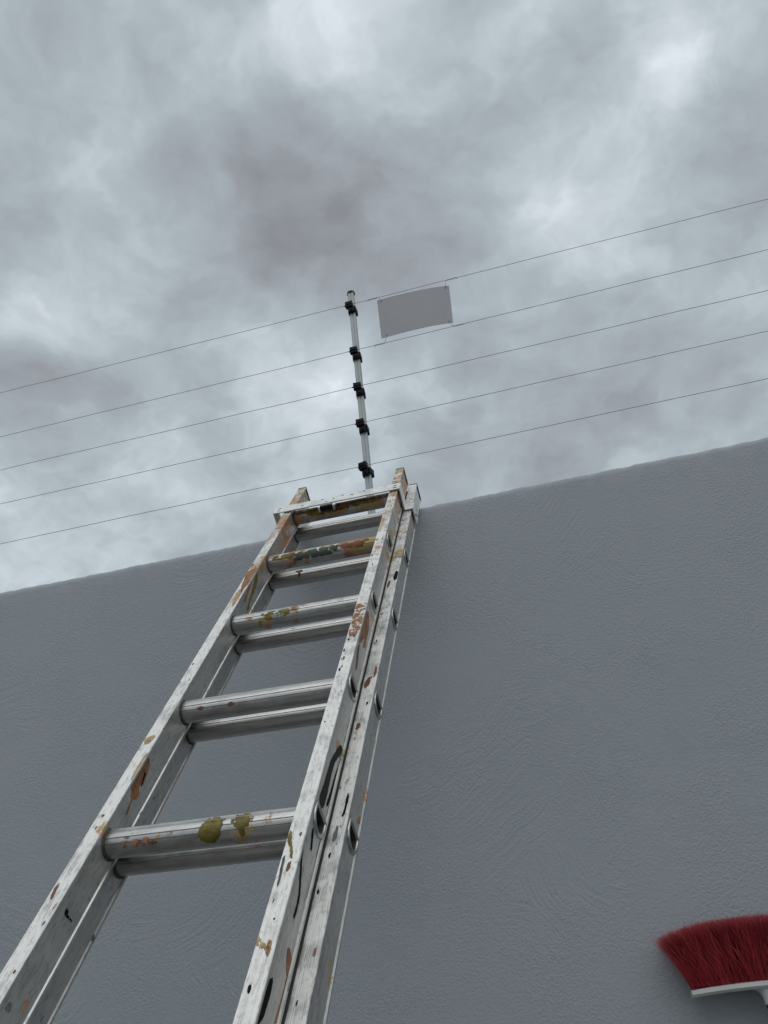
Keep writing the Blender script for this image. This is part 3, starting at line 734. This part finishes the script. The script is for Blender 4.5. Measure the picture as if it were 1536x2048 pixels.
# ------------------------------------------------------------------ broom standing head-up against the wall
YB = YW - .055
bl = on_y(1380, 1975, YB); cxp = on_y(1533, 1962, YB)
BX = cxp[0]; BZ = (bl[2] + cxp[2])/2            # top of the head block, at its centre
half = BX - bl[0]
lean = math.radians(6); foot_y = YB - BZ*math.tan(lean)
broom = empty('broom', (BX, foot_y, 0), Matrix.Rotation(-lean, 3, 'X'))
tag(broom, 'red-bristled broom standing head-up against the grey wall', 'broom')
hl = BZ/math.cos(lean)                            # distance from foot to block top
bm = bmesh.new()
nb = 20; hwid = .024; V = []; F = []
for i in range(nb+1):                             # block: slim bar, slightly arched, rounded ends
    x = -half + 2*half*i/nb; e = min(1, (1-abs(x)/half)*12 + .86); arch = -.006*(x/half)**2
    prof = [(-hwid*e, .0), (-hwid*e, -.007), (-hwid*e*.8, -.0115), (hwid*e*.8, -.0115), (hwid*e, -.007), (hwid*e, .0), (hwid*e*.7, .002), (-hwid*e*.7, .002)]
    for y, z in prof: V.append((x, y, hl+arch+z-.001))
for i in range(nb):
    for k in range(8): F.append((i*8+k, i*8+(k+1) % 8, (i+1)*8+(k+1) % 8, (i+1)*8+k))
F.append(tuple(range(8))); F.append(tuple(range(nb*8, nb*8+8)))
link('head_block', V, F, M['pvc'], broom, 35)
V = []; F = []                                    # flared socket under the block
rows = [(-.0095, .034, .018), (-.0145, .026, .017), (-.0195, .0195, .0165), (-.026, .0168, .016), (-.033, .0160, .0155), (-.040, .0155, .015)]
for z, rx, ry in rows:
    for k in range(16): an = 2*math.pi*k/16; V.append((rx*math.cos(an), ry*math.sin(an), hl+z))
for i in range(len(rows)-1):
    for k in range(16): F.append((i*16+k, i*16+(k+1) % 16, (i+1)*16+(k+1) % 16, (i+1)*16+k))
F.append(tuple(range(16))[::-1]); F.append(tuple(range(5*16, 6*16)))
sock = link('socket', V, F, M['pvc'], broom, 40)
zs = [0, .01, .02, hl-.20] + [hl-.20+.004*k for k in range(1, 42)]; rd = [.010, .0125, .0125, .0125] + [.0132 + (.0012 if k % 3 == 0 else 0) for k in range(1, 42)]
V, F = tube_mesh([(0, 0, z) for z in zs], rd, 14); link('handle', V, F, M['handle'], broom, 40)
tl = on_y(1312, 1882, YB); tw = (BX - tl[0])*.955
V = []; F = []; HA = []
def hair(p0, p1, p2, r, shade):
    b = len(V); K = 5
    for k in range(K+1):
        t = k/K; p = p0*(1-t)**2 + 2*p1*t*(1-t) + p2*t*t; rr = r*(1-.45*t)
        for q in range(3):
            an = 2*math.pi*q/3 + shade*6; V.append((p[0]+rr*math.cos(an), p[1]+rr*math.sin(an), p[2])); HA.append((shade, t, 0))
    for k in range(K):
        for q in range(3): F.append((b+k*3+q, b+k*3+(q+1) % 3, b+(k+1)*3+(q+1) % 3, b+(k+1)*3+q))
    F.append((b+K*3, b+K*3+1, b+K*3+2))
nt = 30
for row in range(6):
    for c in range(nt):
        ux = (c + (.5 if row % 2 else 0))/(nt-.5)*2-1; uy = (row/5)*2-1
        if abs(ux) > 1: continue
        bx, by = ux*(half-.008), uy*(hwid-.006); tsh = random.uniform(.0, .5)
        for k in range(40):
            jx, jy = rng.normal(0, .0016), rng.normal(0, .0012)
            ux2 = max(-1.02, min(1.02, ux + rng.normal(0, .035))); uy2 = uy + rng.normal(0, .18)
            hgt = .1165 - .024*min(1.1, abs(ux2))**2.8 - .006*uy2**2 + rng.normal(0, .0028)
            tx = tw*ux2*(1 + .02*rng.normal()); ty = uy2*.040
            p0 = np.array([bx+jx, by+jy, hl-.003-.006*ux*ux])
            p2 = np.array([tx, ty, hl + hgt])
            p1 = np.array([bx+(tx-bx)*(.40+rng.normal(0, .08)), by+(ty-by)*.35, hl + hgt*.55])
            p2 += np.array([rng.normal(0, .0025), rng.normal(0, .0025), 0])
            hair(p0, p1, p2, .00036, min(1, max(0, tsh + rng.random()*.5)))
for k in range(260):                              # stray bent bristles
    ux = rng.uniform(-1, 1); p0 = np.array([ux*(half-.01), -hwid*.7, hl]); h1 = rng.uniform(.05, .12)
    p2 = np.array([ux*tw + rng.normal(0, .022), -.036 + rng.normal(0, .010), hl+h1]); p1 = (p0+p2)/2 + np.array([rng.normal(0, .014), -.012, 0])
    hair(p0, p1, p2, .00034, 1.0)
bo = link('bristles', V, F, M['bristle'], broom, 0); bo['kind'] = 'stuff'
at = bo.data.attributes.new('hair', 'FLOAT_VECTOR', 'POINT'); at.data.foreach_set('vector', np.array(HA, dtype=np.float32).ravel())
